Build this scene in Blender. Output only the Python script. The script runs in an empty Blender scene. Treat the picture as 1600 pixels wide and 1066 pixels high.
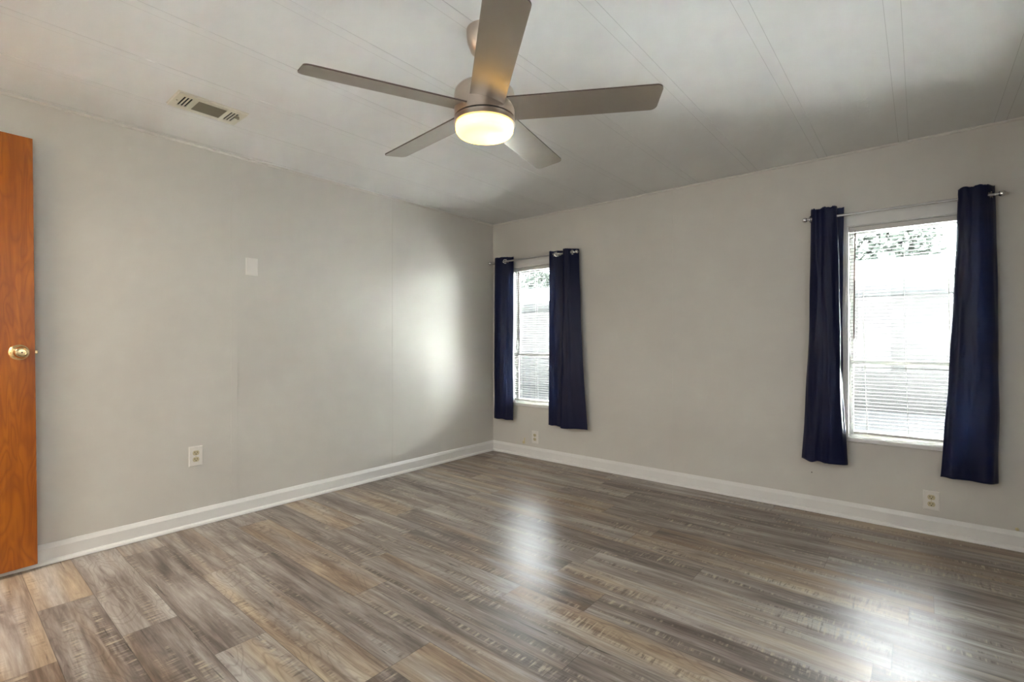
import bpy, bmesh, math, random
from mathutils import Vector, Matrix, noise as mnoise

PI = math.pi
scene = bpy.context.scene
COL = scene.collection
random.seed(7)

# ------------------------------------------------------------------ camera, sky, sun, lights, exposure
H = 2.29                      # ceiling height; the far left corner of the room is the origin
cam_data = bpy.data.cameras.new('camera')
cam_data.sensor_width = 36.0
cam_data.lens = 765.0 / 1600.0 * 36.0
cam_data.clip_start = 0.02
cam = bpy.data.objects.new('camera', cam_data)
COL.objects.link(cam)
cam.location = (3.3445, -3.7097, 1.1091)
fwd = Vector((-0.64048, 0.76797, 0.0))
cam.rotation_euler = fwd.to_track_quat('-Z', 'Y').to_euler()
scene.camera = cam

scene.view_settings.view_transform = 'Standard'
scene.view_settings.look = 'None'
scene.view_settings.gamma = 1.0
scene.view_settings.use_curve_mapping = False
scene.view_settings.exposure = 0.52

scene.cycles.sample_clamp_indirect = 0.0
scene.cycles.sample_clamp_direct = 0.0
SKY = 24.0
SUN = 780.0
F_RIGHT, F_FRONT, F_HALL = 10.0, 12.0, 52.0
world = bpy.data.worlds.new('sky')
scene.world = world
world.use_nodes = True
wn = world.node_tree
wn.nodes.clear()
w_out = wn.nodes.new('ShaderNodeOutputWorld')
w_bg = wn.nodes.new('ShaderNodeBackground')
w_bg.inputs['Color'].default_value = (0.90, 0.95, 1.0, 1)
w_bg.inputs['Strength'].default_value = SKY
wn.links.new(w_bg.outputs[0], w_out.inputs[0])

sun_data = bpy.data.lights.new('sun', 'SUN')
sun_data.energy = SUN
sun_data.angle = math.radians(1.0)
sun_data.color = (0.93, 0.965, 1.0)
sun = bpy.data.objects.new('sun', sun_data)
COL.objects.link(sun)
sun.location = (0, -8, 12)
sun.rotation_euler = Vector((0.08, 0.27, -0.96)).to_track_quat('-Z', 'Y').to_euler()


def area(name, loc, direction, sx, sy, power, color):
    d = bpy.data.lights.new(name, 'AREA')
    d.shape = 'RECTANGLE'
    d.size, d.size_y = sx, sy
    d.energy = power
    d.color = color
    o = bpy.data.objects.new(name, d)
    COL.objects.link(o)
    o.location = loc
    o.rotation_euler = Vector(direction).to_track_quat('-Z', 'Y').to_euler()
    return o


# added fill lights at the right wall and behind the camera, plus hall lamp
area('fill_right', (3.83, -2.35, 1.30), (-1, 0, -0.22), 1.4, 1.2, F_RIGHT, (0.90, 0.95, 1.0))
area('fill_front', (2.35, -4.16, 1.30), (0, 1, -0.05), 1.4, 1.2, F_FRONT, (0.90, 0.95, 1.0))
area('hall_lamp', (0.50, -4.95, 2.20), (0, 0, -1), 0.80, 0.80, F_HALL, (1.0, 0.95, 0.88))

for wx in (0.535, 3.270):           # the two windows let the sky in
    p = area('sky_portal', (wx, 0.104, 1.16), (0, -1, 0), 0.555, 1.32, 1.0, (1, 1, 1))
    p.data.cycles.is_portal = True

# ------------------------------------------------------------------ node helpers


class NT:
    def __init__(self, name):
        self.m = bpy.data.materials.new(name)
        self.m.use_nodes = True
        self.t = self.m.node_tree
        self.t.nodes.clear()
        self.out = self.t.nodes.new('ShaderNodeOutputMaterial')

    def n(self, typ, **kw):
        x = self.t.nodes.new('ShaderNode' + typ)
        for k, v in kw.items():
            setattr(x, k, v)
        return x

    def set(self, sock, v):
        if isinstance(v, bpy.types.NodeSocket):
            self.t.links.new(v, sock)
        elif v is not None:
            sock.default_value = v

    def math(self, op, a, b=None, c=None, clamp=False):
        x = self.n('Math', operation=op, use_clamp=clamp)
        self.set(x.inputs[0], a)
        if b is not None:
            self.set(x.inputs[1], b)
        if c is not None:
            self.set(x.inputs[2], c)
        return x.outputs[0]

    def comb(self, x=0.0, y=0.0, z=0.0):
        c = self.n('CombineXYZ')
        for i, v in enumerate((x, y, z)):
            self.set(c.inputs[i], v)
        return c.outputs[0]

    def obj(self):
        s = self.n('SeparateXYZ')
        self.t.links.new(self.n('TexCoord').outputs['Object'], s.inputs[0])
        return s.outputs[0], s.outputs[1], s.outputs[2]

    def noise(self, vec, scale=1.0, detail=2.0, rough=0.5, dist=0.0):
        x = self.n('TexNoise')
        self.set(x.inputs['Vector'], vec)
        x.inputs['Scale'].default_value = scale
        x.inputs['Detail'].default_value = detail
        x.inputs['Roughness'].default_value = rough
        x.inputs['Distortion'].default_value = dist
        return x.outputs['Fac']

    def white(self, vec):
        x = self.n('TexWhiteNoise', noise_dimensions='3D')
        self.set(x.inputs['Vector'], vec)
        return x.outputs['Value']

    def ramp(self, fac, stops, interp='LINEAR'):
        x = self.n('ValToRGB')
        x.color_ramp.interpolation = interp
        e = x.color_ramp.elements
        while len(e) < len(stops):
            e.new(0.5)
        for i, (p, c) in enumerate(stops):
            e[i].position = p
            e[i].color = (*c, 1) if len(c) == 3 else c
        self.set(x.inputs[0], fac)
        return x.outputs[0]

    def mix(self, fac, a, b, mode='MIX'):
        x = self.n('Mix', data_type='RGBA', blend_type=mode)
        self.set(x.inputs[0], fac)
        for s, v in ((x.inputs[6], a), (x.inputs[7], b)):
            if isinstance(v, tuple) and len(v) == 3:
                v = (*v, 1)
            self.set(s, v)
        return x.outputs[2]

    def bump(self, height, strength=0.2, dist=0.01):
        x = self.n('Bump')
        x.inputs['Strength'].default_value = strength
        x.inputs['Distance'].default_value = dist
        self.set(x.inputs['Height'], height)
        return x.outputs[0]

    def bsdf(self, base, rough=0.5, metal=0.0, normal=None, **kw):
        p = self.n('BsdfPrincipled')
        if isinstance(base, tuple) and len(base) == 3:
            base = (*base, 1)
        self.set(p.inputs['Base Color'], base)
        self.set(p.inputs['Roughness'], rough)
        self.set(p.inputs['Metallic'], metal)
        if normal is not None:
            self.set(p.inputs['Normal'], normal)
        for k, v in kw.items():
            self.set(p.inputs[k.replace('_', ' ')], v)
        self.t.links.new(p.outputs[0], self.out.inputs[0])
        return self.m


def srgb(r, g, b):
    f = lambda c: (c / 255 / 12.92) if c / 255 <= 0.04045 else ((c / 255 + 0.055) / 1.055) ** 2.4
    return (f(r), f(g), f(b))


def simple(name, base, rough=0.5, metal=0.0, **kw):
    """Plain finish with a faint procedural unevenness of tone and gloss."""
    t = NT(name)
    x, y, z = t.obj()
    v = t.comb(x, y, z)
    nz = t.noise(v, 14.0, 3.0)
    b2 = tuple(min(1.0, c * 0.94) for c in base)
    c = t.mix(nz, base, b2)
    r = t.math('ADD', t.math('MULTIPLY', nz, 0.06), rough - 0.03)
    return t.bsdf(c, r, metal, **kw)


# ------------------------------------------------------------------ materials
def m_wall():
    t = NT('greige_wall_paint')
    x, y, z = t.obj()
    v = t.comb(x, y, z)
    cloud = t.noise(v, 1.6, 3.0)
    c = t.mix(cloud, srgb(207, 203, 195), srgb(201, 197, 188))
    fine = t.noise(v, 160.0, 3.0, 0.6)
    return t.bsdf(c, 0.62, 0, t.bump(fine, 0.08, 0.002))


def m_ceiling():
    t = NT('textured_ceiling_paint')
    x, y, z = t.obj()
    v = t.comb(x, y, z)
    a = t.noise(v, 38.0, 6.0, 0.7, 1.2)
    b = t.noise(v, 9.0, 3.0, 0.6)
    h = t.math('ADD', t.math('MULTIPLY', a, 0.7), t.math('MULTIPLY', b, 0.4))
    c = t.mix(b, srgb(219, 219, 216), srgb(213, 213, 209))
    return t.bsdf(c, 0.7, 0, t.bump(h, 0.22, 0.006))


def m_floor():
    t = NT('vinyl_plank_floor')
    x, y, z = t.obj()
    PW, PL = 0.1795, 1.22
    v = t.math('DIVIDE', t.math('ADD', y, 0.005 + 20 * PW), PW)
    row = t.math('FLOOR', v)
    vf = t.math('FRACT', v)
    off = t.white(t.comb(row, 3.3, 1.7))
    u = t.math('ADD', t.math('DIVIDE', x, PL), t.math('MULTIPLY', off, 7.0))
    u = t.math('ADD', u, 20.0)
    colm = t.math('FLOOR', u)
    uf = t.math('FRACT', u)
    r1 = t.white(t.comb(colm, row, 0.5))
    r2 = t.white(t.comb(colm, row, 5.5))
    r3 = t.white(t.comb(colm, row, 9.5))
    ox = t.math('MULTIPLY', r1, 60.0)
    oy = t.math('MULTIPLY', r2, 60.0)
    gx = t.math('ADD', x, ox)
    gy = t.math('ADD', y, oy)
    # broad streaks along the plank
    s1 = t.noise(t.comb(t.math('MULTIPLY', gx, 1.5), t.math('MULTIPLY', gy, 13.0), r3), 1.0, 5.0, 0.62, 0.5)
    # finer grain
    s2 = t.noise(t.comb(t.math('MULTIPLY', gx, 5.0), t.math('MULTIPLY', gy, 95.0), r3), 1.0, 5.0, 0.65, 0.3)
    # cathedral figure: contour bands of a stretched noise field
    fld = t.noise(t.comb(t.math('MULTIPLY', gx, 2.2), t.math('MULTIPLY', gy, 9.0), 2.0), 1.0, 1.5, 0.45, 0.3)
    cath = t.math('PINGPONG', t.math('MULTIPLY', fld, 16.0), 0.5)
    cath = t.math('MULTIPLY', cath, 2.0)
    tone = t.math('ADD', t.math('MULTIPLY', s1, 1.55), t.math('MULTIPLY', t.math('SUBTRACT', r1, 0.5), 0.26))
    tone = t.math('ADD', tone, t.math('MULTIPLY', t.math('SUBTRACT', s2, 0.5), 0.75))
    tone = t.math('SUBTRACT', tone, 0.26)
    base = t.ramp(tone, [(0.10, srgb(74, 63, 57)), (0.34, srgb(108, 96, 88)), (0.52, srgb(134, 123, 114)),
                         (0.70, srgb(156, 147, 139)), (0.92, srgb(180, 175, 168))])
    # warm tan planks and warm streaks in the rest
    warm = t.ramp(tone, [(0.10, srgb(86, 63, 48)), (0.45, srgb(136, 112, 88)), (0.90, srgb(184, 162, 130))])
    wm = t.noise(t.comb(t.math('MULTIPLY', gx, 0.9), t.math('MULTIPLY', gy, 9.0), 7.0), 1.0, 2.0, 0.5)
    wmask = t.math('ADD', t.math('MULTIPLY', t.math('SUBTRACT', wm, 0.46), 4.0), t.math('MULTIPLY', t.math('SUBTRACT', r2, 0.55), 1.6), clamp=True)
    base = t.mix(t.math('MULTIPLY', wmask, 0.75), base, warm)
    # cathedral lines show on about a third of the planks
    cm = t.math('GREATER_THAN', r3, 0.62)
    cmask = t.math('MULTIPLY', cm, t.ramp(cath, [(0.0, (1, 1, 1)), (0.35, (0, 0, 0))]))
    base = t.mix(t.math('MULTIPLY', cmask, 0.32), base, srgb(78, 58, 46))
    # saw marks: short strokes across the grain, in patches
    sm = t.noise(t.comb(t.math('MULTIPLY', gx, 75.0), t.math('MULTIPLY', gy, 8.0), 3.0), 1.0, 3.0, 0.6, 0.6)
    sp = t.noise(t.comb(t.math('MULTIPLY', gx, 1.6), t.math('MULTIPLY', gy, 17.0), 11.0), 1.0, 2.0, 0.5)
    spm = t.ramp(sp, [(0.53, (0, 0, 0)), (0.62, (1, 1, 1))])
    dk = t.math('MULTIPLY', spm, t.ramp(sm, [(0.36, (1, 1, 1)), (0.46, (0, 0, 0))]))
    lt = t.math('MULTIPLY', spm, t.ramp(sm, [(0.54, (0, 0, 0)), (0.64, (1, 1, 1))]))
    base = t.mix(t.math('MULTIPLY', dk, 0.6), base, srgb(70, 56, 48))
    base = t.mix(t.math('MULTIPLY', lt, 0.62), base, srgb(192, 178, 152))
    # dark cracks running with the grain
    ck = t.noise(t.comb(t.math('MULTIPLY', gx, 3.0), t.math('MULTIPLY', gy, 60.0), 21.0), 1.0, 3.0, 0.55, 0.8)
    ckm = t.ramp(ck, [(0.27, (1, 1, 1)), (0.33, (0, 0, 0))])
    base = t.mix(t.math('MULTIPLY', ckm, 0.75), base, srgb(52, 40, 34))
    # joints
    jy = t.math('MINIMUM', vf, t.math('SUBTRACT', 1.0, vf))
    jx = t.math('MULTIPLY', t.math('MINIMUM', uf, t.math('SUBTRACT', 1.0, uf)), PL / PW)
    j = t.math('LESS_THAN', t.math('MINIMUM', jx, jy), 0.006)
    base = t.mix(t.math('MULTIPLY', j, 0.6), base, srgb(48, 38, 33))
    hgt = t.math('ADD', t.math('MULTIPLY', s2, 0.6), t.math('MULTIPLY', sm, 0.25))
    hgt = t.math('SUBTRACT', hgt, t.math('MULTIPLY', j, 0.6))
    rough = t.math('ADD', t.math('MULTIPLY', s2, 0.12), 0.30)
    return t.bsdf(base, rough, 0, t.bump(hgt, 0.12, 0.002), Specular_IOR_Level=0.45)


def m_door():
    t = NT('honey_wood_door')
    x, y, z = t.obj()
    s1 = t.noise(t.comb(t.math('MULTIPLY', x, 5.0), t.math('MULTIPLY', y, 22.0), t.math('MULTIPLY', z, 1.6)), 1.0, 4.0, 0.6, 0.4)
    fld = t.noise(t.comb(x, t.math('MULTIPLY', y, 16.0), t.math('MULTIPLY', z, 3.0)), 1.0, 1.6, 0.45, 0.6)
    cath = t.math('MULTIPLY', t.math('PINGPONG', t.math('MULTIPLY', fld, 8.0), 0.5), 2.0)
    fine = t.noise(t.comb(x, t.math('MULTIPLY', y, 170.0), t.math('MULTIPLY', z, 7.0)), 1.0, 4.0, 0.6)
    c = t.ramp(s1, [(0.28, srgb(134, 68, 4)), (0.5, srgb(164, 88, 7)), (0.75, srgb(186, 108, 16))])
    c = t.mix(t.math('MULTIPLY', t.ramp(cath, [(0.0, (1, 1, 1)), (0.7, (0, 0, 0))]), 0.5), c, srgb(122, 58, 6))
    c = t.mix(t.math('MULTIPLY', fine, 0.35), c, srgb(150, 78, 10))
    return t.bsdf(c, 0.34, 0, t.bump(fine, 0.05, 0.002))


def m_nickel(name, base, rough, axis='z'):
    t = NT(name)
    x, y, z = t.obj()
    if axis == 'z':
        v = t.comb(t.math('MULTIPLY', x, 30.0), t.math('MULTIPLY', y, 30.0), t.math('MULTIPLY', z, 900.0))
    else:
        v = t.comb(t.math('MULTIPLY', x, 12.0), t.math('MULTIPLY', y, 500.0), t.math('MULTIPLY', z, 500.0))
    nz = t.noise(v, 1.0, 2.0)
    r = t.math('ADD', t.math('MULTIPLY', nz, 0.12), rough - 0.06)
    c = t.mix(nz, base, tuple(k * 0.9 for k in base))
    return t.bsdf(c, r, 1.0)


def m_glass():
    t = NT('window_glass')
    lw = t.n('Fresnel')
    lw.inputs['IOR'].default_value = 1.45
    tr = t.n('BsdfTransparent')
    tr.inputs[0].default_value = (0.96, 0.98, 0.97, 1)
    gl = t.n('BsdfGlossy')
    gl.inputs['Roughness'].default_value = 0.02
    mx = t.n('MixShader')
    t.t.links.new(lw.outputs[0], mx.inputs[0])
    t.t.links.new(tr.outputs[0], mx.inputs[1])
    t.t.links.new(gl.outputs[0], mx.inputs[2])
    t.t.links.new(mx.outputs[0], t.out.inputs[0])
    return t.m


def m_fabric():
    t = NT('navy_satin_fabric')
    x, y, z = t.obj()
    weave = t.noise(t.comb(t.math('MULTIPLY', x, 900.0), t.math('MULTIPLY', y, 900.0), t.math('MULTIPLY', z, 500.0)), 1.0, 2.0)
    slub = t.noise(t.comb(t.math('MULTIPLY', x, 40.0), t.math('MULTIPLY', y, 40.0), t.math('MULTIPLY', z, 3.0)), 1.0, 3.0)
    c = t.mix(slub, (0.0018, 0.0034, 0.025), (0.0026, 0.0050, 0.034))
    t.bsdf(c, 0.40, 0, t.bump(weave, 0.06, 0.001), Specular_IOR_Level=0.22)
    p = next(n for n in t.t.nodes if n.type == 'BSDF_PRINCIPLED')
    tl = t.n('BsdfTranslucent')                # the window glows faintly through the cloth
    tl.inputs['Color'].default_value = (0.052, 0.066, 0.105, 1)
    ad = t.n('AddShader')
    t.t.links.new(p.outputs[0], ad.inputs[0])
    t.t.links.new(tl.outputs[0], ad.inputs[1])
    t.t.links.new(ad.outputs[0], t.out.inputs[0])
    return t.m


def m_siding():
    t = NT('darkened_lap_siding')  # white siding, its colour darkened to offset the strong daylight outside
    x, y, z = t.obj()
    lap = t.math('FRACT', t.math('DIVIDE', z, 0.2))
    nz = t.noise(t.comb(x, y, t.math('MULTIPLY', z, 4.0)), 1.5, 4.0)
    c = t.mix(nz, (0.026, 0.024, 0.022), (0.023, 0.0215, 0.020))
    return t.bsdf(c, 0.6, 0, t.bump(lap, 0.5, 0.02))


def m_yard():
    t = NT('pale_concrete_yard')
    x, y, z = t.obj()
    v = t.comb(x, y, z)
    a = t.noise(v, 3.0, 5.0, 0.6)
    b = t.noise(v, 60.0, 4.0, 0.7)
    c = t.ramp(t.math('ADD', t.math('MULTIPLY', a, 0.5), t.math('MULTIPLY', b, 0.5)),
               [(0.3, (0.52, 0.51, 0.49)), (0.6, (0.58, 0.57, 0.55)), (0.8, (0.64, 0.63, 0.61))])
    return t.bsdf(c, 0.9, 0, t.bump(b, 0.5, 0.02))


def m_diffuser():
    t = NT('lit_frosted_diffuser')
    x, y, z = t.obj()
    r2 = t.math('ADD', t.math('MULTIPLY', x, x), t.math('MULTIPLY', y, y))
    r = t.math('SQRT', r2)
    col = t.ramp(t.math('DIVIDE', r, 0.11), [(0.0, (1.0, 0.58, 0.115)), (0.7, (1.0, 0.55, 0.085)), (1.0, (1.0, 0.58, 0.13))])
    p = t.n('BsdfPrincipled')
    p.inputs['Base Color'].default_value = (0.55, 0.46, 0.30, 1)
    p.inputs['Roughness'].default_value = 0.35
    t.t.links.new(col, p.inputs['Emission Color'])
    p.inputs['Emission Strength'].default_value = 3.6
    t.t.links.new(p.outputs[0], t.out.inputs[0])
    return t.m


M = {}
M['wall'] = m_wall()
M['ceiling'] = m_ceiling()
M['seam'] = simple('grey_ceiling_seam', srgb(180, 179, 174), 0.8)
M['floor'] = m_floor()
M['door'] = m_door()
M['trim'] = simple('white_trim_paint', srgb(228, 226, 221), 0.38)
M['casing'] = simple('white_window_trim', srgb(222, 220, 216), 0.45)
M['vinyl'] = simple('white_window_vinyl', srgb(225, 225, 222), 0.4)
M['glass'] = m_glass()
M['slat'] = simple('white_blind_slat', srgb(205, 202, 196), 0.4)
M['wand'] = simple('clear_grey_wand', srgb(104, 88, 78), 0.3)
M['slat_dark'] = simple('darkened_blind_slat', srgb(116, 113, 108), 0.45)  # slat white darkened: backlit shade put into the colour
M['cord'] = simple('white_cord', srgb(235, 233, 228), 0.8)
M['fabric'] = m_fabric()
M['chrome'] = m_nickel('satin_chrome', (0.72, 0.72, 0.73), 0.22, 'x')
M['rodmetal'] = simple('pale_rod_finish', srgb(200, 198, 196), 0.3, 0.6)
M['nickel'] = m_nickel('brushed_nickel', (0.62, 0.53, 0.45), 0.34, 'z')
M['blade'] = simple('nickel_painted_blade', (0.30, 0.263, 0.222), 0.36, 0.6)
M['edge'] = simple('dark_blade_edge', (0.07, 0.045, 0.03), 0.5)
M['dark'] = simple('dark_gap', (0.012, 0.011, 0.010), 0.8)
M['diffuser'] = m_diffuser()
M['brass'] = m_nickel('polished_brass', (0.86, 0.66, 0.36), 0.20, 'z')
M['plate'] = simple('white_plate_plastic', srgb(226, 222, 214), 0.35)
M['almond'] = simple('almond_receptacle', srgb(196, 184, 150), 0.4)
M['vent'] = simple('almond_vent_enamel', srgb(206, 202, 184), 0.45)
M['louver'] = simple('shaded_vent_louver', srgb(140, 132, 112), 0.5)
M['clip'] = simple('cream_clip_plastic', srgb(205, 192, 150), 0.5)
M['siding'] = m_siding()
M['added_fascia'] = simple('white_added_fascia', (0.82, 0.82, 0.80), 0.5)
M['roof'] = simple('dark_metal_roof', (0.045, 0.047, 0.047), 0.7)
M['grass'] = m_yard()
M['hall'] = simple('hall_paint', srgb(214, 204, 188), 0.7)


# ------------------------------------------------------------------ mesh helpers
def obj(name, bm, mat, parent=None, smooth=False, loc=None):
    me = bpy.data.meshes.new(name)
    bmesh.ops.recalc_face_normals(bm, faces=bm.faces[:])
    bm.to_mesh(me)
    bm.free()
    me.materials.append(mat)
    if smooth:
        for p in me.polygons:
            p.use_smooth = True
        try:
            me.set_sharp_from_angle(angle=math.radians(38))
        except Exception:
            pass
    o = bpy.data.objects.new(name, me)
    COL.objects.link(o)
    if parent is not None:
        o.parent = parent
    if loc is not None:
        o.location = loc
    return o


def tag(o, label, cat, group=None, kind=None):
    o['label'] = label
    o['category'] = cat
    if group:
        o['group'] = group
    if kind:
        o['kind'] = kind
    return o


def struct(o, label, cat):
    return tag(o, label, cat, None, 'structure')


def empty(name, loc, rotz=0.0):
    o = bpy.data.objects.new(name, None)
    COL.objects.link(o)
    o.location = loc
    o.rotation_euler = (0, 0, rotz)
    o.empty_display_size = 0.05
    return o


def box(bm, x0, x1, y0, y1, z0, z1, bevel=0.0):
    vs = [bm.verts.new((x, y, z)) for x in (x0, x1) for y in (y0, y1) for z in (z0, z1)]
    fs = []
    for idx in ((0, 1, 3, 2), (4, 6, 7, 5), (0, 4, 5, 1), (2, 3, 7, 6), (0, 2, 6, 4), (1, 5, 7, 3)):
        fs.append(bm.faces.new([vs[i] for i in idx]))
    if bevel > 0:
        es = list({e for f in fs for e in f.edges})
        bmesh.ops.bevel(bm, geom=es, offset=bevel, segments=2, profile=0.5, affect='EDGES')
    return bm


def B(*a, **k):
    return box(bmesh.new(), *a, **k)


def lathe(bm, prof, seg=48, axis=(0, 0, 1), origin=(0, 0, 0)):
    """prof: (radius, height) pairs along axis."""
    q = Vector((0, 0, 1)).rotation_difference(Vector(axis).normalized())
    o = Vector(origin)
    rings = []
    for r, h in prof:
        if r < 1e-6:
            rings.append([bm.verts.new(o + q @ Vector((0, 0, h)))])
        else:
            rings.append([bm.verts.new(o + q @ Vector((r * math.cos(2 * PI * i / seg), r * math.sin(2 * PI * i / seg), h))) for i in range(seg)])
    for a, b in zip(rings[:-1], rings[1:]):
        for i in range(seg):
            j = (i + 1) % seg
            if len(a) == 1 and len(b) == 1:
                continue
            if len(a) == 1:
                bm.faces.new((a[0], b[i], b[j]))
            elif len(b) == 1:
                bm.faces.new((a[i], a[j], b[0]))
            else:
                bm.faces.new((a[i], a[j], b[j], b[i]))
    return bm


def cyl(bm, p0, p1, r, seg=20):
    p0, p1 = Vector(p0), Vector(p1)
    L = (p1 - p0).length
    return lathe(bm, [(0, 0), (r, 0), (r, L), (0, L)], seg, p1 - p0, p0)


def torus(bm, R, r, origin, axis, seg=32, seg2=10):
    prof = [(R + r * math.cos(2 * PI * k / seg2), r * math.sin(2 * PI * k / seg2)) for k in range(seg2 + 1)]
    lathe(bm, prof, seg, axis, origin)
    bmesh.ops.remove_doubles(bm, verts=bm.verts[:], dist=1e-6)
    return bm


def prism(bm, prof, a, b, frame):
    """Extrude a closed 2-D profile from a to b; frame(u, v, s) -> point."""
    r0 = [bm.verts.new(frame(u, v, a)) for u, v in prof]
    r1 = [bm.verts.new(frame(u, v, b)) for u, v in prof]
    n = len(prof)
    for i in range(n):
        j = (i + 1) % n
        bm.faces.new((r0[i], r0[j], r1[j], r1[i]))
    bm.faces.new(r0)
    bm.faces.new(r1[::-1])
    return bm


def slab_with_holes(bm, frame, u0, u1, v0, v1, holes, t0, t1):
    """Wall slab in (u, v) with rectangular holes; frame(u, v, t)."""
    us = sorted({u0, u1, *[h[0] for h in holes], *[h[1] for h in holes]})
    vs = sorted({v0, v1, *[h[2] for h in holes], *[h[3] for h in holes]})
    cache = {}

    def V(u, v, t):
        k = (round(u, 5), round(v, 5), round(t, 5))
        if k not in cache:
            cache[k] = bm.verts.new(frame(u, v, t))
        return cache[k]

    def solid(i, j):
        if i < 0 or j < 0 or i >= len(us) - 1 or j >= len(vs) - 1:
            return False
        cu, cv = (us[i] + us[i + 1]) / 2, (vs[j] + vs[j + 1]) / 2
        return not any(h[0] < cu < h[1] and h[2] < cv < h[3] for h in holes)
    for i in range(len(us) - 1):
        for j in range(len(vs) - 1):
            if not solid(i, j):
                continue
            a, b, c, d = us[i], us[i + 1], vs[j], vs[j + 1]
            for t in (t0, t1):
                bm.faces.new((V(a, c, t), V(b, c, t), V(b, d, t), V(a, d, t)))
            for (ii, jj, p, q) in ((i - 1, j, (a, c), (a, d)), (i + 1, j, (b, c), (b, d)), (i, j - 1, (a, c), (b, c)), (i, j + 1, (a, d), (b, d))):
                if not solid(ii, jj):
                    bm.faces.new((V(*p, t0), V(*q, t0), V(*q, t1), V(*p, t1)))
    return bm


# ------------------------------------------------------------------ room shell
RX, FY = 3.81, -4.14          # right wall, wall behind the camera
W1 = (0.255, 0.815)           # far window opening
W2 = (2.990, 3.550)           # near window opening
WZ = (0.500, 1.825)
DOOR = (0.115, 0.905, 0.0, 2.09)

struct(obj('floor', B(-0.1, RX + 0.1, FY - 1.6, 0.1, -0.08, 0.0), M['floor']),
       'grey brown wood look vinyl plank floor', 'floor')
bm = B(-0.1, RX + 0.1, FY - 1.6, 0.1, H, H + 0.08)
ceil = struct(obj('ceiling', bm, M['ceiling']), 'white textured ceiling panels with thin batten strips', 'ceiling')
for k in range(10):
    xc = 0.020 + 0.406 * k
    obj('batten', B(xc - 0.023, xc + 0.023, FY, 0.0, H - 0.0007, H + 0.002), M['ceiling'], ceil)
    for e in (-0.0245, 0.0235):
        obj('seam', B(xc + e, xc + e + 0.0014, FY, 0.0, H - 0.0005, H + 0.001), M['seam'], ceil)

# left wall of four foot panels; each panel bows a hair, so a seam catches the light
bm = bmesh.new()
slab_with_holes(bm, lambda u, v, t: (t, u, v), FY - 0.1, 0.1, 0.0, H, [], -0.1, 0.0)
wl = struct(obj('wall_left', bm, M['wall']), 'greige left wall of painted panels', 'wall')
bm = bmesh.new()
slab_with_holes(bm, lambda u, v, t: (u, t, v), -0.1, RX + 0.1, 0.0, H,
                [(W1[0], W1[1], *WZ), (W2[0], W2[1], *WZ)], 0.0, 0.1)
struct(obj('wall_back', bm, M['wall']), 'greige wall with the two curtained windows', 'wall')
bm = bmesh.new()
slab_with_holes(bm, lambda u, v, t: (t, u, v), FY - 0.1, 0.1, 0.0, H, [(-3.1, -1.6, 0.65, 1.95)], RX, RX + 0.1)
struct(obj('wall_right', bm, M['wall']), 'greige right wall beside the camera', 'wall')
bm = bmesh.new()
slab_with_holes(bm, lambda u, v, t: (u, t, v), -0.1, RX + 0.1, 0.0, H,
                [DOOR, (1.6, 3.1, 0.65, 1.95)], FY - 0.1, FY)
struct(obj('wall_front', bm, M['wall']), 'greige wall behind the camera with the doorway', 'wall')
# white backing sheets behind the added fill lights, in openings made for them
struct(obj('window_3', B(RX + 0.055, RX + 0.06, -3.12, -1.58, 0.63, 1.97), M['trim']), 'white backing sheet behind the added fill light in the right wall', 'window')  # added sheet behind fill_right, not a real window
struct(obj('window_4', B(1.58, 3.12, FY - 0.06, FY - 0.055, 0.63, 1.97), M['trim']), 'white backing sheet behind the added fill light in the wall behind the camera', 'window')  # added sheet behind fill_front, not a real window
# hall beyond the doorway
bm = bmesh.new()
box(bm, -0.1, 0.0, FY - 1.6, FY - 0.1, 0, H)
box(bm, 1.15, 1.25, FY - 1.6, FY - 0.1, 0, H)
box(bm, -0.1, 1.25, FY - 1.7, FY - 1.6, 0, H)
struct(obj('wall_hall', bm, M['hall']), 'plain hall walls beyond the doorway', 'wall')


# baseboards: board with a bevelled top and a shoe strip
BASE = [(0, 0.001), (0.029, 0.001), (0.029, 0.006), (0.025, 0.015), (0.017, 0.021), (0.014, 0.022), (0.014, 0.077), (0.004, 0.098), (0.002, 0.100), (0, 0.100)]
bm = prism(bmesh.new(), BASE, FY, 0.0, lambda u, v, s: (u, s, v))
struct(obj('baseboard_left', bm, M['trim']), 'white baseboard along the left wall', 'baseboard')
bm = prism(bmesh.new(), BASE, 0.0, RX, lambda u, v, s: (s, -u, v))
struct(obj('baseboard_back', bm, M['trim']), 'white baseboard under the two windows', 'baseboard')
bm = prism(bmesh.new(), BASE, FY, 0.0, lambda u, v, s: (RX - u, s, v))
struct(obj('baseboard_right', bm, M['trim']), 'white baseboard along the right wall', 'baseboard')
bm = prism(bmesh.new(), BASE, 1.0, RX, lambda u, v, s: (s, FY + u, v))
struct(obj('baseboard_front', bm, M['trim']), 'white baseboard behind the camera', 'baseboard')
# thin cove strips where walls meet the ceiling
COVE = [(0, H), (0, H - 0.012), (0.005, H - 0.012), (0.010, H - 0.004), (0.010, H)]
struct(obj('trim_1', prism(bmesh.new(), COVE, FY, 0.0, lambda u, v, s: (u, s, v)), M['wall']), 'thin cove strip at the top of the left wall', 'trim')
struct(obj('trim_2', prism(bmesh.new(), COVE, 0.0, RX, lambda u, v, s: (s, -u, v)), M['wall']), 'thin cove strip at the top of the window wall', 'trim')
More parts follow.
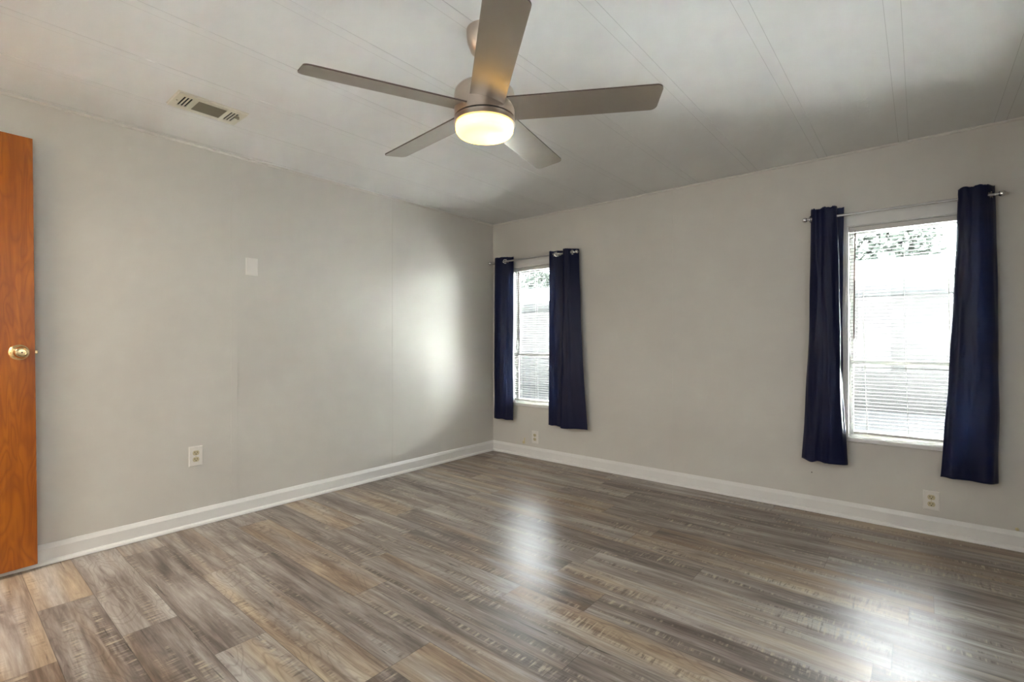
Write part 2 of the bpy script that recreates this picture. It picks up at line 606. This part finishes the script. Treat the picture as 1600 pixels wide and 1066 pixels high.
# flat batten over the wall panel seams
for n_, yy in ((3, -2.452), (4, -1.222)):
    struct(obj('trim_%d' % n_, B(-0.001, 0.0022, yy - 0.020, yy + 0.020, 0.10, H - 0.018, bevel=0.0009), M['wall']),
           'narrow painted seam batten on the left wall, ' + ('below the blank plate' if n_ == 3 else 'nearer the corner'), 'trim')
struct(obj('trim_5', B(1.83, 1.87, -0.0022, 0.001, 0.10, H - 0.018, bevel=0.0009), M['wall']),
       'narrow painted seam batten between the two windows', 'trim')


# ------------------------------------------------------------------ windows
def window(n, x0, x1, label):
    w = empty('window_%d' % n, (x0, 0.0, WZ[0]))
    struct(w, label, 'window')
    X = x1 - x0
    Z = WZ[1] - WZ[0]

    def P(name, bm, mat, parent=w):
        return obj(name, bm, mat, parent)
    # casing around the opening, on the room face of the wall
    bm = bmesh.new()
    box(bm, -0.045, 0.0, -0.010, 0.0, -0.018, Z + 0.085, bevel=0.002)
    box(bm, X, X + 0.045, -0.010, 0.0, -0.018, Z + 0.085, bevel=0.002)
    box(bm, 0.0, X, -0.010, 0.0, Z, Z + 0.085, bevel=0.002)
    P('casing', bm, M['casing'])
    bm = bmesh.new()
    box(bm, 0.0, 0.008, 0.0, 0.055, 0.0, Z)
    box(bm, X - 0.008, X, 0.0, 0.055, 0.0, Z)
    box(bm, 0.008, X - 0.008, 0.0, 0.055, Z - 0.004, Z)
    P('jamb_liner', bm, M['casing'])
    P('sill', B(0.0, X, -0.018, 0.056, -0.018, 0.008, bevel=0.003), M['casing'])
    # frame, sashes and panes
    bm = bmesh.new()
    box(bm, 0.0, 0.014, 0.056, 0.098, 0.0, Z)
    box(bm, X - 0.014, X, 0.056, 0.098, 0.0, Z)
    box(bm, 0.014, X - 0.014, 0.056, 0.098, 0.0, 0.016)
    box(bm, 0.014, X - 0.014, 0.056, 0.098, Z - 0.016, Z)
    P('window_frame', bm, M['vinyl'])
    zm = 0.475
    for nm, a, b, y in (('lower_sash', 0.016, zm + 0.015, 0.062), ('upper_sash', zm - 0.015, Z - 0.016, 0.080)):
        bm = bmesh.new()
        box(bm, 0.014, 0.030, y, y + 0.016, a, b)
        box(bm, X - 0.030, X - 0.014, y, y + 0.016, a, b)
        box(bm, 0.030, X - 0.030, y, y + 0.016, a, a + 0.028)
        box(bm, 0.030, X - 0.030, y, y + 0.016, b - 0.028, b)
        s = P(nm, bm, M['vinyl'])
        obj('pane', B(0.030, X - 0.030, y + 0.006, y + 0.009, a + 0.028, b - 0.028), M['glass'], s)
    return w


window(1, *W1, 'white framed far window near the corner')
window(2, *W2, 'white framed near window at the right')


def mini_blind(x0, x1, label, skew, wand):
    r = empty('mini_blind', (x0, 0.026, WZ[1] - 0.005))
    tag(r, label, 'blind', 'mini blinds in the two windows')
    X = x1 - x0
    a, b = 0.012, X - 0.012
    obj('headrail', B(a - 0.002, b + 0.002, -0.014, 0.014, -0.030, 0.0, bevel=0.002), M['slat'], r)
    top, bot, pitch = -0.046, -1.268, 0.0213
    n = int((top - bot) / pitch)
    bm = bmesh.new()
    tilt = math.radians(4)
    sk = lambda z: skew * (max(0.0, (-z - 0.45) / 0.85)) ** 1.3
    for i in range(n):
        z = top - pitch * i
        wob = 0.0010 * math.sin(i * 2.1) + 0.0006 * math.sin(i * 5.7)
        dx = sk(z) + 0.0015 * math.sin(i * 3.3)
        pts = []
        for k in range(5):
            s = -1 + k * 0.5
            yy = 0.0125 * s
            zz = 0.0022 * (1 - s * s)
            pts.append((yy * math.cos(tilt) - zz * math.sin(tilt), yy * math.sin(tilt) + zz * math.cos(tilt)))
        rows = []
        for m in range(7):
            f = m / 6
            xx = a + dx + (b - a) * f
            sag = 0.0012 * math.sin(f * 9 + i * 1.7)
            rows.append([bm.verts.new((xx, yy, z + zz + sag + wob * (f - 0.5))) for yy, zz in pts])
        for m in range(6):
            for k in range(4):
                bm.faces.new((rows[m][k], rows[m + 1][k], rows[m + 1][k + 1], rows[m][k + 1]))
    sl = obj('slats', bm, M['slat_dark'], r, smooth=True)
    md = sl.modifiers.new('thickness', 'SOLIDIFY')
    md.thickness = 0.0005
    zb = -1.290
    dx = sk(zb)
    obj('bottom_rail', B(a + dx, b + dx, -0.012, 0.012, zb, zb + 0.014, bevel=0.003), M['slat'], r)
    for f in (0.13, 0.5, 0.87):
        bm = bmesh.new()
        xx = a + (b - a) * f
        for yy in (-0.0145, 0.0145):
            zs = [-0.03, -0.5, -0.9, zb]
            for z0, z1 in zip(zs[:-1], zs[1:]):
                cyl(bm, (xx + sk(z0), yy, z0), (xx + sk(z1), yy, z1), 0.0009, 6)
        obj('ladder_cord', bm, M['cord'], r)
    bm = bmesh.new()
    cyl(bm, (a + wand, -0.022, -0.040), (a + wand - 0.006, -0.024, -0.70), 0.0042, 8)
    cyl(bm, (a + wand, -0.014, -0.022), (a + wand, -0.023, -0.042), 0.002, 8)
    obj('tilt_wand', bm, M['wand'], r, smooth=True)
    return r


mini_blind(*W1, 'white mini blind in the far window near the corner', 0.006, 0.062)
mini_blind(*W2, 'white mini blind in the near window at the right', 0.022, 0.030)


# ------------------------------------------------------------------ curtain rods and curtains
RY, RZ = -0.090, 1.884


def rod(x0, x1, thin, label, bx):
    r = empty('curtain_rod', ((x0 + x1) / 2, RY, RZ))
    tag(r, label, 'curtain rod', 'curtain rods over the two windows')
    c = (x0 + x1) / 2
    bm = bmesh.new()
    cyl(bm, (x0 - c, 0, 0), (thin - c, 0, 0), 0.0080, 16)
    cyl(bm, (thin - c, 0, 0), (x1 - c, 0, 0), 0.0062, 16)
    obj('pole', bm, M['rodmetal'], r, smooth=True)
    for x, s, rr in ((x0, -1, 1.0), (x1, 1, 1.0)):
        prof = [(0, -0.004), (0.010, -0.004), (0.010, 0.004), (0.0075, 0.007), (0.0075, 0.011), (0.012, 0.014), (0.0155, 0.020),
                (0.0165, 0.026), (0.0145, 0.033), (0.009, 0.038), (0, 0.040)]
        obj('finial', lathe(bmesh.new(), prof, 24, (s, 0, 0), (x - c, 0, 0)), M['chrome'], r, smooth=True)
    for x in bx:
        bm = bmesh.new()
        box(bm, x - c - 0.008, x - c + 0.008, -RY - 0.004, -RY, -0.022, 0.022, bevel=0.001)
        box(bm, x - c - 0.005, x - c + 0.005, 0.006, -RY, -0.014, -0.008, bevel=0.001)
        box(bm, x - c - 0.005, x - c + 0.005, -0.010, 0.008, -0.0145, -0.0085, bevel=0.001)
        obj('bracket', bm, M['rodmetal'], r)
    return r


rod(0.062, 1.029, 0.45, 'chrome curtain rod above the far window near the corner', (0.088, 0.968))
rod(2.800, 3.649, 3.02, 'chrome curtain rod above the near window at the right', (2.880, 3.585))


def catmull(pts, n):
    P = [Vector((*p, 0)) if len(p) == 2 else Vector(p) for p in pts]
    seglen = [(b - a).length for a, b in zip(P[:-1], P[1:])]
    out = []
    m = len(P) - 1
    for i in range(n):
        u = i / (n - 1) * m
        k = min(int(u), m - 1)
        f = u - k
        p0 = P[max(k - 1, 0)]
        p1, p2 = P[k], P[k + 1]
        p3 = P[min(k + 2, m)]
        out.append(0.5 * ((2 * p1) + (p2 - p0) * f + (2 * p0 - 5 * p1 + 4 * p2 - p3) * f * f + (3 * p1 - p0 - 3 * p2 + p3) * f ** 3))
    return out


def curtain(label, top, mid, bot, z_top, z_bot, grommets, seed, topwob=0.006, hem=0.0):
    """top/mid/bot: the (x, y) run of the cloth at the heading, halfway and hem; same number of points."""
    NC, NR = 130, 150
    T, MM, Bt = catmull(top, NC), catmull(mid, NC), catmull(bot, NC)
    cx = sum(p.x for p in T) / NC
    root = empty('curtain', (cx, RY, z_bot))
    tag(root, label, 'curtain', 'navy grommet curtain panels')
    bm = bmesh.new()
    grid = []
    for r in range(NR):
        f = r / (NR - 1)                 # 0 at the heading, 1 at the hem
        w0 = (1 - f) * (1 - 2 * f)
        w1 = 4 * f * (1 - f)
        w2 = f * (2 * f - 1)
        row = []
        for c in range(NC):
            p = T[c] * w0 + MM[c] * w1 + Bt[c] * w2
            s = c / (NC - 1)
            zt = z_top + topwob * mnoise.noise(Vector((s * 9 + seed, 0.3, seed))) + topwob * 0.5 * mnoise.noise(Vector((s * 25, seed, 1)))
            zb = z_bot + hem * mnoise.noise(Vector((s * 6 + seed * 2, 5.0, 0)))
            z = zt + (zb - zt) * f
            amp = 0.0060 * min(1.0, f * 3 + 0.15)
            wx = amp * mnoise.noise(Vector((s * 10 + seed, z * 3.0, 1.0)))
            wy = amp * mnoise.noise(Vector((s * 10 + seed, z * 3.4, 7.0))) + 0.0012 * mnoise.noise(Vector((s * 24, z * 12, seed)))
            y = min(p.y + wy, -0.024)
            row.append(bm.verts.new((p.x + wx - cx, y - RY, z - z_bot)))
        grid.append(row)
    for r in range(NR - 1):
        for c in range(NC - 1):
            q = (grid[r][c].co + grid[r + 1][c + 1].co) / 2
            if math.hypot(q.y, q.z + z_bot - RZ) < 0.0165:
                continue                 # the eyelet the rod runs through
            bm.faces.new((grid[r][c], grid[r][c + 1], grid[r + 1][c + 1], grid[r + 1][c]))
    cl = obj('cloth', bm, M['fabric'], root, smooth=True)
    md = cl.modifiers.new('thickness', 'SOLIDIFY')
    md.thickness = 0.0022
    md.offset = 0
    for (gx, gy, ax) in grommets:
        bm = torus(bmesh.new(), 0.0190, 0.0048, (gx - cx, 0.0, RZ - z_bot), (*ax, 0.0))
        obj('grommet', bm, M['chrome'], root, smooth=True)
    return root


# far window, left panel (right edge first, behind the rod, then through the grommet to the front and folded back)
curtain('navy grommet curtain at the room corner, left of the far window',
        [(0.322, -0.062), (0.285, -0.066), (0.242, -0.092), (0.190, -0.116), (0.140, -0.118), (0.118, -0.100), (0.124, -0.074), (0.160, -0.056), (0.200, -0.044)],
        [(0.322, -0.070), (0.285, -0.082), (0.240, -0.098), (0.190, -0.120), (0.135, -0.115), (0.108, -0.100), (0.116, -0.078), (0.150, -0.060), (0.190, -0.046)],
        [(0.318, -0.068), (0.280, -0.088), (0.236, -0.098), (0.180, -0.110), (0.130, -0.098), (0.096, -0.088), (0.104, -0.070), (0.140, -0.056), (0.180, -0.046)],
        1.925, 0.345, [(0.240, -0.094, (0.74, -0.67))], 1.3, hem=0.010)
curtain('navy grommet curtain right of the far window, flaring at its hem',
        [(0.777, -0.108), (0.812, -0.106), (0.850, -0.092), (0.905, -0.066), (0.932, -0.078), (0.940, -0.128), (0.985, -0.120), (1.010, -0.089), (1.052, -0.046)],
        [(0.768, -0.094), (0.812, -0.096), (0.862, -0.088), (0.905, -0.078), (0.922, -0.088), (0.930, -0.128), (0.975, -0.120), (1.020, -0.100), (1.092, -0.066)],
        [(0.745, -0.072), (0.795, -0.082), (0.850, -0.086), (0.892, -0.086), (0.906, -0.104), (0.920, -0.136), (0.980, -0.122), (1.050, -0.096), (1.146, -0.058)],
        1.915, 0.345, [(0.848, -0.094, (0.74, -0.67)), (1.006, -0.092, (0.74, -0.67))], 4.1, hem=0.008)
# near window
curtain('navy grommet curtain left of the near window, bunched narrow at its heading',
        [(2.806, -0.072), (2.812, -0.100), (2.836, -0.122), (2.862, -0.108), (2.892, -0.128), (2.930, -0.122), (2.948, -0.098), (2.938, -0.068), (2.982, -0.056)],
        [(2.792, -0.062), (2.802, -0.086), (2.836, -0.112), (2.868, -0.118), (2.902, -0.122), (2.936, -0.114), (2.962, -0.092), (2.955, -0.070), (2.972, -0.050)],
        [(2.750, -0.045), (2.785, -0.082), (2.822, -0.106), (2.852, -0.090), (2.880, -0.092), (2.912, -0.112), (2.965, -0.100), (3.000, -0.062), (2.985, -0.040)],
        1.942, 0.345, [(2.810, -0.090, (0.9, -0.45))], 8.2, topwob=0.010, hem=0.008)
curtain('navy grommet curtain right of the near window, at the far right of the wall',
        [(3.540, -0.052), (3.512, -0.066), (3.504, -0.100), (3.524, -0.122), (3.556, -0.120), (3.586, -0.122), (3.612, -0.108), (3.632, -0.088), (3.648, -0.060)],
        [(3.520, -0.048), (3.488, -0.066), (3.476, -0.094), (3.502, -0.118), (3.540, -0.120), (3.580, -0.126), (3.622, -0.112), (3.652, -0.086), (3.664, -0.052)],
        [(3.470, -0.040), (3.446, -0.056), (3.432, -0.078), (3.468, -0.102), (3.520, -0.094), (3.560, -0.090), (3.605, -0.112), (3.650, -0.090), (3.662, -0.048)],
        1.938, 0.352, [(3.622, -0.102, (0.72, -0.69))], 12.7, hem=0.008)


# ------------------------------------------------------------------ ceiling fan
FAN = (2.070, -2.345)
fan = empty('ceiling_fan', (FAN[0], FAN[1], H))
tag(fan, 'brushed nickel five blade ceiling fan with a lit round light', 'ceiling fan')
zf = lambda z: z - H
obj('canopy', lathe(bmesh.new(), [(0, 0.0), (0.068, 0.0), (0.068, -0.022), (0.064, -0.050), (0.052, -0.080), (0.034, -0.098), (0.018, -0.104), (0, -0.104)], 48), M['nickel'], fan, smooth=True)
obj('downrod', cyl(bmesh.new(), (0, 0, -0.10), (0, 0, zf(2.062)), 0.013, 20), M['nickel'], fan, smooth=True)
obj('motor_housing', lathe(bmesh.new(), [(0, zf(2.070)), (0.020, zf(2.070)), (0.090, zf(2.068)), (0.104, zf(2.064)), (0.112, zf(2.054)), (0.1145, zf(2.042)), (0.1145, zf(1.9560)), (0.1115, zf(1.9550)), (0, zf(1.9550))], 72), M['nickel'], fan, smooth=True)
obj('seam_gap', lathe(bmesh.new(), [(0, zf(1.9548)), (0.1100, zf(1.9548)), (0.1100, zf(1.9512)), (0, zf(1.9512))], 72), M['dark'], fan, smooth=True)
obj('light_ring', lathe(bmesh.new(), [(0, zf(1.951)), (0.1115, zf(1.951)), (0.1145, zf(1.950)), (0.1145, zf(1.938)), (0.1165, zf(1.935)), (0.1165, zf(1.930)), (0.1120, zf(1.9285)), (0, zf(1.9285))], 72), M['nickel'], fan, smooth=True)
lamp = obj('light_diffuser', lathe(bmesh.new(), [(0, zf(1.9280)), (0.1095, zf(1.9280)), (0.1105, zf(1.920)), (0.1090, zf(1.906)), (0.1020, zf(1.896)), (0.080, zf(1.8895)), (0.045, zf(1.8870)), (0, zf(1.8862))], 72), M['diffuser'], fan, smooth=True)
lamp['label'] = 'glowing warm white round diffuser'


def blade():
    """Blade along +X, leading edge on -Y raised by the pitch; flat with rounded tip corners."""
    R0, R1, w0, w1, th = 0.070, 0.651, 0.128, 0.128, 0.0055
    out = []

    def edge(x, s):
        return (w0 + (w1 - w0) * (x - R0) / (R1 - R0)) / 2 * s
    out.append((R0, edge(R0, -1)))
    rc = 0.022
    for i in range(9):
        a = -PI / 2 + PI / 2 * i / 8
        out.append((R1 - rc + rc * math.cos(a), edge(R1, -1) + rc + rc * math.sin(a)))
    rc = 0.026
    for i in range(9):
        a = PI / 2 * i / 8
        out.append((R1 - 0.010 - rc + rc * math.cos(a), edge(R1, 1) - rc + rc * math.sin(a)))
    out.append((R0, edge(R0, 1)))
    return out, th


pts, th = blade()
bm = bmesh.new()
lo = [bm.verts.new((x, y, -th / 2)) for x, y in pts]
hi = [bm.verts.new((x, y, th / 2)) for x, y in pts]
bm.faces.new(lo[::-1])
bm.faces.new(hi)
n = len(pts)
for i in range(n):
    j = (i + 1) % n
    bm.faces.new((lo[i], lo[j], hi[j], hi[i]))
bl0 = obj('blade', bm, M['blade'], fan)
bl0.data.materials.append(M['edge'])
for p in bl0.data.polygons:
    if len(p.vertices) == 4:
        p.material_index = 1
CAMROT = 39.83
for k in range(5):
    b = bl0 if k == 0 else bl0.copy()
    if k:
        COL.objects.link(b)
        b.parent = fan
    ang = math.radians(CAMROT - 9.3 + 72 * k)
    b.matrix_local = Matrix.Translation((0, 0, zf(1.987))) @ Matrix.Rotation(ang, 4, 'Z') @ Matrix.Rotation(math.radians(-13), 4, 'X')

# ------------------------------------------------------------------ door, swung open along the left wall
dx_, dy_ = 0.064, -3.360      # free edge, face towards the room
DH, DW, DT = 2.052, 0.762, 0.035
door = obj('door_1', B(-DT, 0.0, -DW, 0.0, 0.0, DH, bevel=0.0015), M['door'])
struct(door, 'honey brown wood grain door standing open against the left wall', 'door')
door.location = (dx_, dy_, 0.030)
door.rotation_euler = (math.radians(0.5), 0, math.radians(4.8))
kz = 1.026
knob = obj('door_knob', lathe(bmesh.new(), [(0, 0.0), (0.036, 0.0), (0.0365, 0.004), (0.033, 0.008), (0.021, 0.011), (0.0145, 0.016), (0.0135, 0.026), (0.017, 0.032), (0.0245, 0.038),
                                       (0.0275, 0.046), (0.0270, 0.053), (0.0225, 0.059), (0.0215, 0.0585), (0.0150, 0.0600), (0.0140, 0.0588), (0.0065, 0.0592), (0, 0.0592)], 48, (1, 0, 0), (0, -0.056, kz)),
           M['brass'], door, smooth=True)
knob['label'] = 'polished brass knob'
obj('keyhole', cyl(bmesh.new(), (0.0590, -0.056, kz), (0.0599, -0.056, kz), 0.0030, 12), M['dark'], knob)
obj('pin_hole', cyl(bmesh.new(), (0.0062, -0.056 - 0.028, kz - 0.002), (0.0090, -0.056 - 0.028, kz - 0.002), 0.0028, 12), M['dark'], knob)
bolt = obj('latch_bolt', B(-0.026, -0.012, -0.002, 0.012, kz - 0.008, kz + 0.008, bevel=0.002), M['brass'], door)
obj('hinge', B(-0.038, -0.002, -DW - 0.004, -DW + 0.001, 0.20, 0.29), M['brass'], door)
obj('hinge', B(-0.038, -0.002, -DW - 0.004, -DW + 0.001, 1.75, 1.84), M['brass'], door)


# ------------------------------------------------------------------ wall plates; built facing +X at the origin
def plate_shape(w, h, t=0.006):
    bm = bmesh.new()
    ring0 = [(-w / 2, -h / 2), (w / 2, -h / 2), (w / 2, h / 2), (-w / 2, h / 2)]
    k = 0.004
    a = [bm.verts.new((0.0, y, z)) for y, z in ring0]
    b = [bm.verts.new((t * 0.45, y, z)) for y, z in ring0]
    c = [bm.verts.new((t, y * (1 - 2 * k / w), z * (1 - 2 * k / h))) for y, z in ring0]
    for p, q in ((a, b), (b, c)):
        for i in range(4):
            j = (i + 1) % 4
            bm.faces.new((p[i], p[j], q[j], q[i]))
    bm.faces.new(c)
    bm.faces.new(a[::-1])
    return bm


def outlet(loc, rotz, label, w=0.073, h=0.118):
    r = empty('wall_outlet', loc, rotz)
    tag(r, label, 'outlet', 'duplex wall outlets')
    obj('cover_plate', plate_shape(w, h), M['plate'], r)
    for s in (1, -1):
        zc = 0.0195 * s
        bm = bmesh.new()
        prof = []
        for i in range(28):
            a = 2 * PI * i / 28
            prof.append((0.0172 * math.cos(a), max(-0.0135, min(0.0135, 0.0172 * math.sin(a)))))
        prism(bm, prof, 0.0045, 0.0075, lambda u, v, t: (t, u, zc + v))
        f = obj('receptacle', bm, M['almond'], r)
        bm = bmesh.new()
        box(bm, 0.0070, 0.0078, -0.0075, -0.0052, zc - 0.001, zc + 0.0075)
        box(bm, 0.0070, 0.0078, 0.0052, 0.0075, zc - 0.001, zc + 0.0065)
        cyl(bm, (0.0070, 0, zc - 0.0072), (0.0078, 0, zc - 0.0072), 0.0027, 12)
        obj('slots', bm, M['dark'], f)
    obj('screw', lathe(bmesh.new(), [(0, 0.0055), (0.003, 0.0055), (0.0028, 0.0070), (0, 0.0074)], 12, (1, 0, 0)), M['almond'], r, smooth=True)
    return r


outlet((0.0, -2.668, 0.418), 0.0, 'white outlet with two almond sockets low on the left wall')
outlet((3.393, 0.0, 0.191), -PI / 2, 'white outlet with almond sockets under the near window at right', 0.073, 0.110)
outlet((0.537, 0.0, 0.196), -PI / 2, 'small white outlet under the far window near the corner')
bp = obj('blank_plate', plate_shape(0.074, 0.112), M['plate'])
tag(bp, 'blank white wall plate at eye height on the left wall', 'wall plate')
bp.location = (0.0, -2.347, 1.592)
for s in (1, -1):
    obj('screw', lathe(bmesh.new(), [(0, 0.0055), (0.003, 0.0055), (0.0028, 0.0066), (0, 0.0070)], 12, (1, 0, 0), (0, 0, 0.042 * s)), M['plate'], bp, smooth=True)

# small fittings above the baseboard
bm = bmesh.new()
box(bm, -0.010, 0.010, -0.016, 0.0, -0.016, 0.012, bevel=0.003)
cyl(bm, (0.006, -0.006, 0.010), (0.008, -0.003, 0.040), 0.0045, 10)
c = tag(obj('cable_clip', bm, M['clip'], None, True), 'small cream cable clip above the baseboard left of the corner outlet', 'clip')
c.location = (0.405, 0.0, 0.136)
bm = lathe(bmesh.new(), [(0, 0.0), (0.007, 0.0), (0.008, 0.010), (0.005, 0.016), (0, 0.018)], 14, (0, -1, 0))
c = tag(obj('cable_stub', bm, M['clip'], None, True), 'tiny cream cable stub just above the baseboard at far right', 'cable stub')
c.location = (3.738, 0.0, 0.112)
bm = lathe(bmesh.new(), [(0, 0.0), (0.0035, 0.0), (0.0035, 0.003), (0, 0.004)], 10, (0, -1, 0))
c = tag(obj('nail_head', bm, M['edge'], None, True), 'tiny dark nail head on the wall below the bunched left curtain of the near window', 'nail')
c.location = (2.80, 0.0, 0.252)


# ------------------------------------------------------------------ ceiling register
vent = empty('ceiling_vent', (0.572, -2.788, H))
tag(vent, 'almond metal air vent in the ceiling left of the fan', 'vent')
vx, vy = 0.092, 0.153
bm = bmesh.new()
t0, t1 = -0.009, -0.003
box(bm, -vx, -vx + 0.030, -vy, vy, t0, t1)
box(bm, vx - 0.030, vx, -vy, vy, t0, t1)
ys = [(-vy, -0.124), (-0.1135, -0.1095), (-0.099, -0.095), (-0.0845, -0.062), (0.066, 0.084), (0.0945, 0.0985), (0.109, 0.113), (0.1235, vy)]
for a, b in ys:
    box(bm, -vx + 0.030, vx - 0.030, a, b, t0, t1)
# sloped rim up to the ceiling
rim = [(-vx, -vy), (vx, -vy), (vx, vy), (-vx, vy)]
a = [bm.verts.new((x, y, t1)) for x, y in rim]
b = [bm.verts.new((x * 1.06, y * 1.035, 0.0)) for x, y in rim]
for i in range(4):
    bm.faces.new((a[i], a[(i + 1) % 4], b[(i + 1) % 4], b[i]))
obj('face_plate', bm, M['vent'], vent)
obj('duct_shade', B(-vx + 0.006, vx - 0.006, -vy + 0.006, vy - 0.006, -0.0022, -0.0008), M['dark'], vent)  # dark sheet stands in for the shade inside the duct
bm = bmesh.new()
nl = 10
for i in range(nl):
    xx = -vx + 0.034 + (2 * vx - 0.068) * i / (nl - 1)
    vs = [bm.verts.new(p) for p in ((xx - 0.0020, -0.062, -0.0084), (xx - 0.0020, 0.066, -0.0084), (xx + 0.0020, 0.066, -0.003), (xx + 0.0020, -0.062, -0.003))]
    bm.faces.new(vs)
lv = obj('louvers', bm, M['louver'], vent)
md = lv.modifiers.new('thickness', 'SOLIDIFY')
md.thickness = 0.0008
for yy in (-0.138, 0.138):
    obj('screw', lathe(bmesh.new(), [(0, 0.009), (0.004, 0.009), (0.0035, 0.0105), (0, 0.011)], 12, (0, 0, -1), (0, yy, 0)), M['louver'], vent, smooth=True)
obj('damper_lever', B(0.030, 0.037, 0.112, 0.132, -0.022, -0.008, bevel=0.001), M['louver'], vent)


# ------------------------------------------------------------------ outside
struct(obj('sky_blocker', B(-3, RX + 3, 0.11, 0.16, 2.24, 2.36), M['added_fascia']), 'unseen white strip added above the windows to cut sky light', 'sky_blocker')  # unseen strip added to hold back high sky light
bm = bmesh.new()
box(bm, -25, 30, 0.12, 40, -0.75, -0.55)
struct(obj('ground', bm, M['grass']), 'sunlit pale concrete yard outside the windows', 'yard')
t = NT('dark_asphalt')
gx, gy, gz = t.obj()
gn = t.noise(t.comb(gx, gy, gz), 40.0, 4.0, 0.6)
t.bsdf(t.ramp(gn, [(0.3, (0.045, 0.045, 0.046)), (0.7, (0.075, 0.074, 0.073))]), 0.9, 0, t.bump(gn, 0.4, 0.01))
struct(obj('added_asphalt', B(-25, 12, 4.0, 10.58, -0.56, -0.535), t.m), 'dark asphalt strip added outside to cut bounce light under the added carport', 'added_asphalt')  # asphalt added to weaken the sun bounce onto the siding
house = empty('neighbouring_house', (0, 10.6, -0.55))
tag(house, 'neighbouring house behind a deep carport roof added for shade, seen bright through the blinds', 'house')
obj('siding_wall', B(-22, 9, 0.0, 4.0, 0.0, 2.70), M['siding'], house)
obj('house_roof', prism(bmesh.new(), [(0.1, 2.88), (4.3, 2.88), (2.2, 3.6)], -22.3, 9.3, lambda u, v, s: (s, u, v)), M['roof'], house)
obj('added_carport_roof', B(-22.3, 4.1, -5.82, 0.02, 2.70, 2.78), M['roof'], house)  # carport added to keep the siding in shade
obj('added_fascia', B(-22.3, 4.1, -5.86, -5.82, 2.52, 2.79, bevel=0.004), M['added_fascia'], house)
for i in range(7):
    xx = -18.9 + 3.5 * i
    obj('added_carport_post', B(xx - 0.04, xx + 0.04, -5.80, -5.72, 0.0, 2.70), M['added_fascia'], house)


def tree(x, y, h, rad, seed, label):
    r = random.Random(seed)
    root = empty('bushy_tree', (x, y, -0.55))
    tag(root, label, 'tree', 'trees behind the neighbouring house')
    bm = bmesh.new()
    for k in range(9000):
        while True:
            p = Vector((r.uniform(-1, 1), r.uniform(-1, 1), r.uniform(-1, 1)))
            if 0.25 < p.length < 1.0:
                break
        w = 0.75 + 0.35 * mnoise.noise(p * 2.3 + Vector((seed, 0, 0)))
        c = Vector((p.x * rad * w, p.y * rad * w, h * 0.56 + p.z * h * 0.46 * w))
        q = Vector((r.gauss(0, 1), r.gauss(0, 1), r.gauss(0, 1))).normalized()
        t1 = q.orthogonal().normalized() * r.uniform(0.09, 0.17)
        t2 = q.cross(t1) * 0.6
        bm.faces.new([bm.verts.new(c + a) for a in (-t1, -t2, t1, t2)])
    me = bpy.data.meshes.new('foliage')
    bm.to_mesh(me)
    bm.free()
    me.materials.append(M['leaf'])
    o = bpy.data.objects.new('foliage', me)
    COL.objects.link(o)
    o.parent = root
    obj('trunk', cyl(bmesh.new(), (0, 0, 0), (0.1, 0.05, h * 0.5), 0.13, 10), M['bark'], root, smooth=True)


M['leaf'] = simple('green_leaf', (0.026, 0.032, 0.025), 0.6)
M['bark'] = simple('grey_bark', (0.10, 0.085, 0.07), 0.9)
for k, (x, y, h) in enumerate(((-16.6, 17.4, 6.8), (-11.9, 17.4, 7.0), 
                               (-2.2, 17.4, 6.7), (2.5, 17.4, 7.0), (7.2, 17.4, 6.8))):
    tree(x, y, h, 2.3, k + 3, 'leafy green tree behind the neighbouring house, seen through the blinds')

reflector = empty('white_reflector', (8.2, 5.6, -0.55))  # unseen white block added to bounce sun onto the left wall
tag(reflector, 'unseen white block added outside to bounce sunlight through the windows', 'reflector')
obj('reflector_wall', B(-3.9, 3.9, -1.2, 0.0, 0.0, 2.42), M['added_fascia'], reflector)
bm = bmesh.new()
prism(bm, [(-1.22, 2.40), (0.02, 2.40), (0.02, 2.46), (-0.6, 2.60), (-1.22, 2.46)], -3.95, 3.95, lambda u, v, q: (q, u, v))
obj('reflector_roof', bm, M['roof'], reflector)
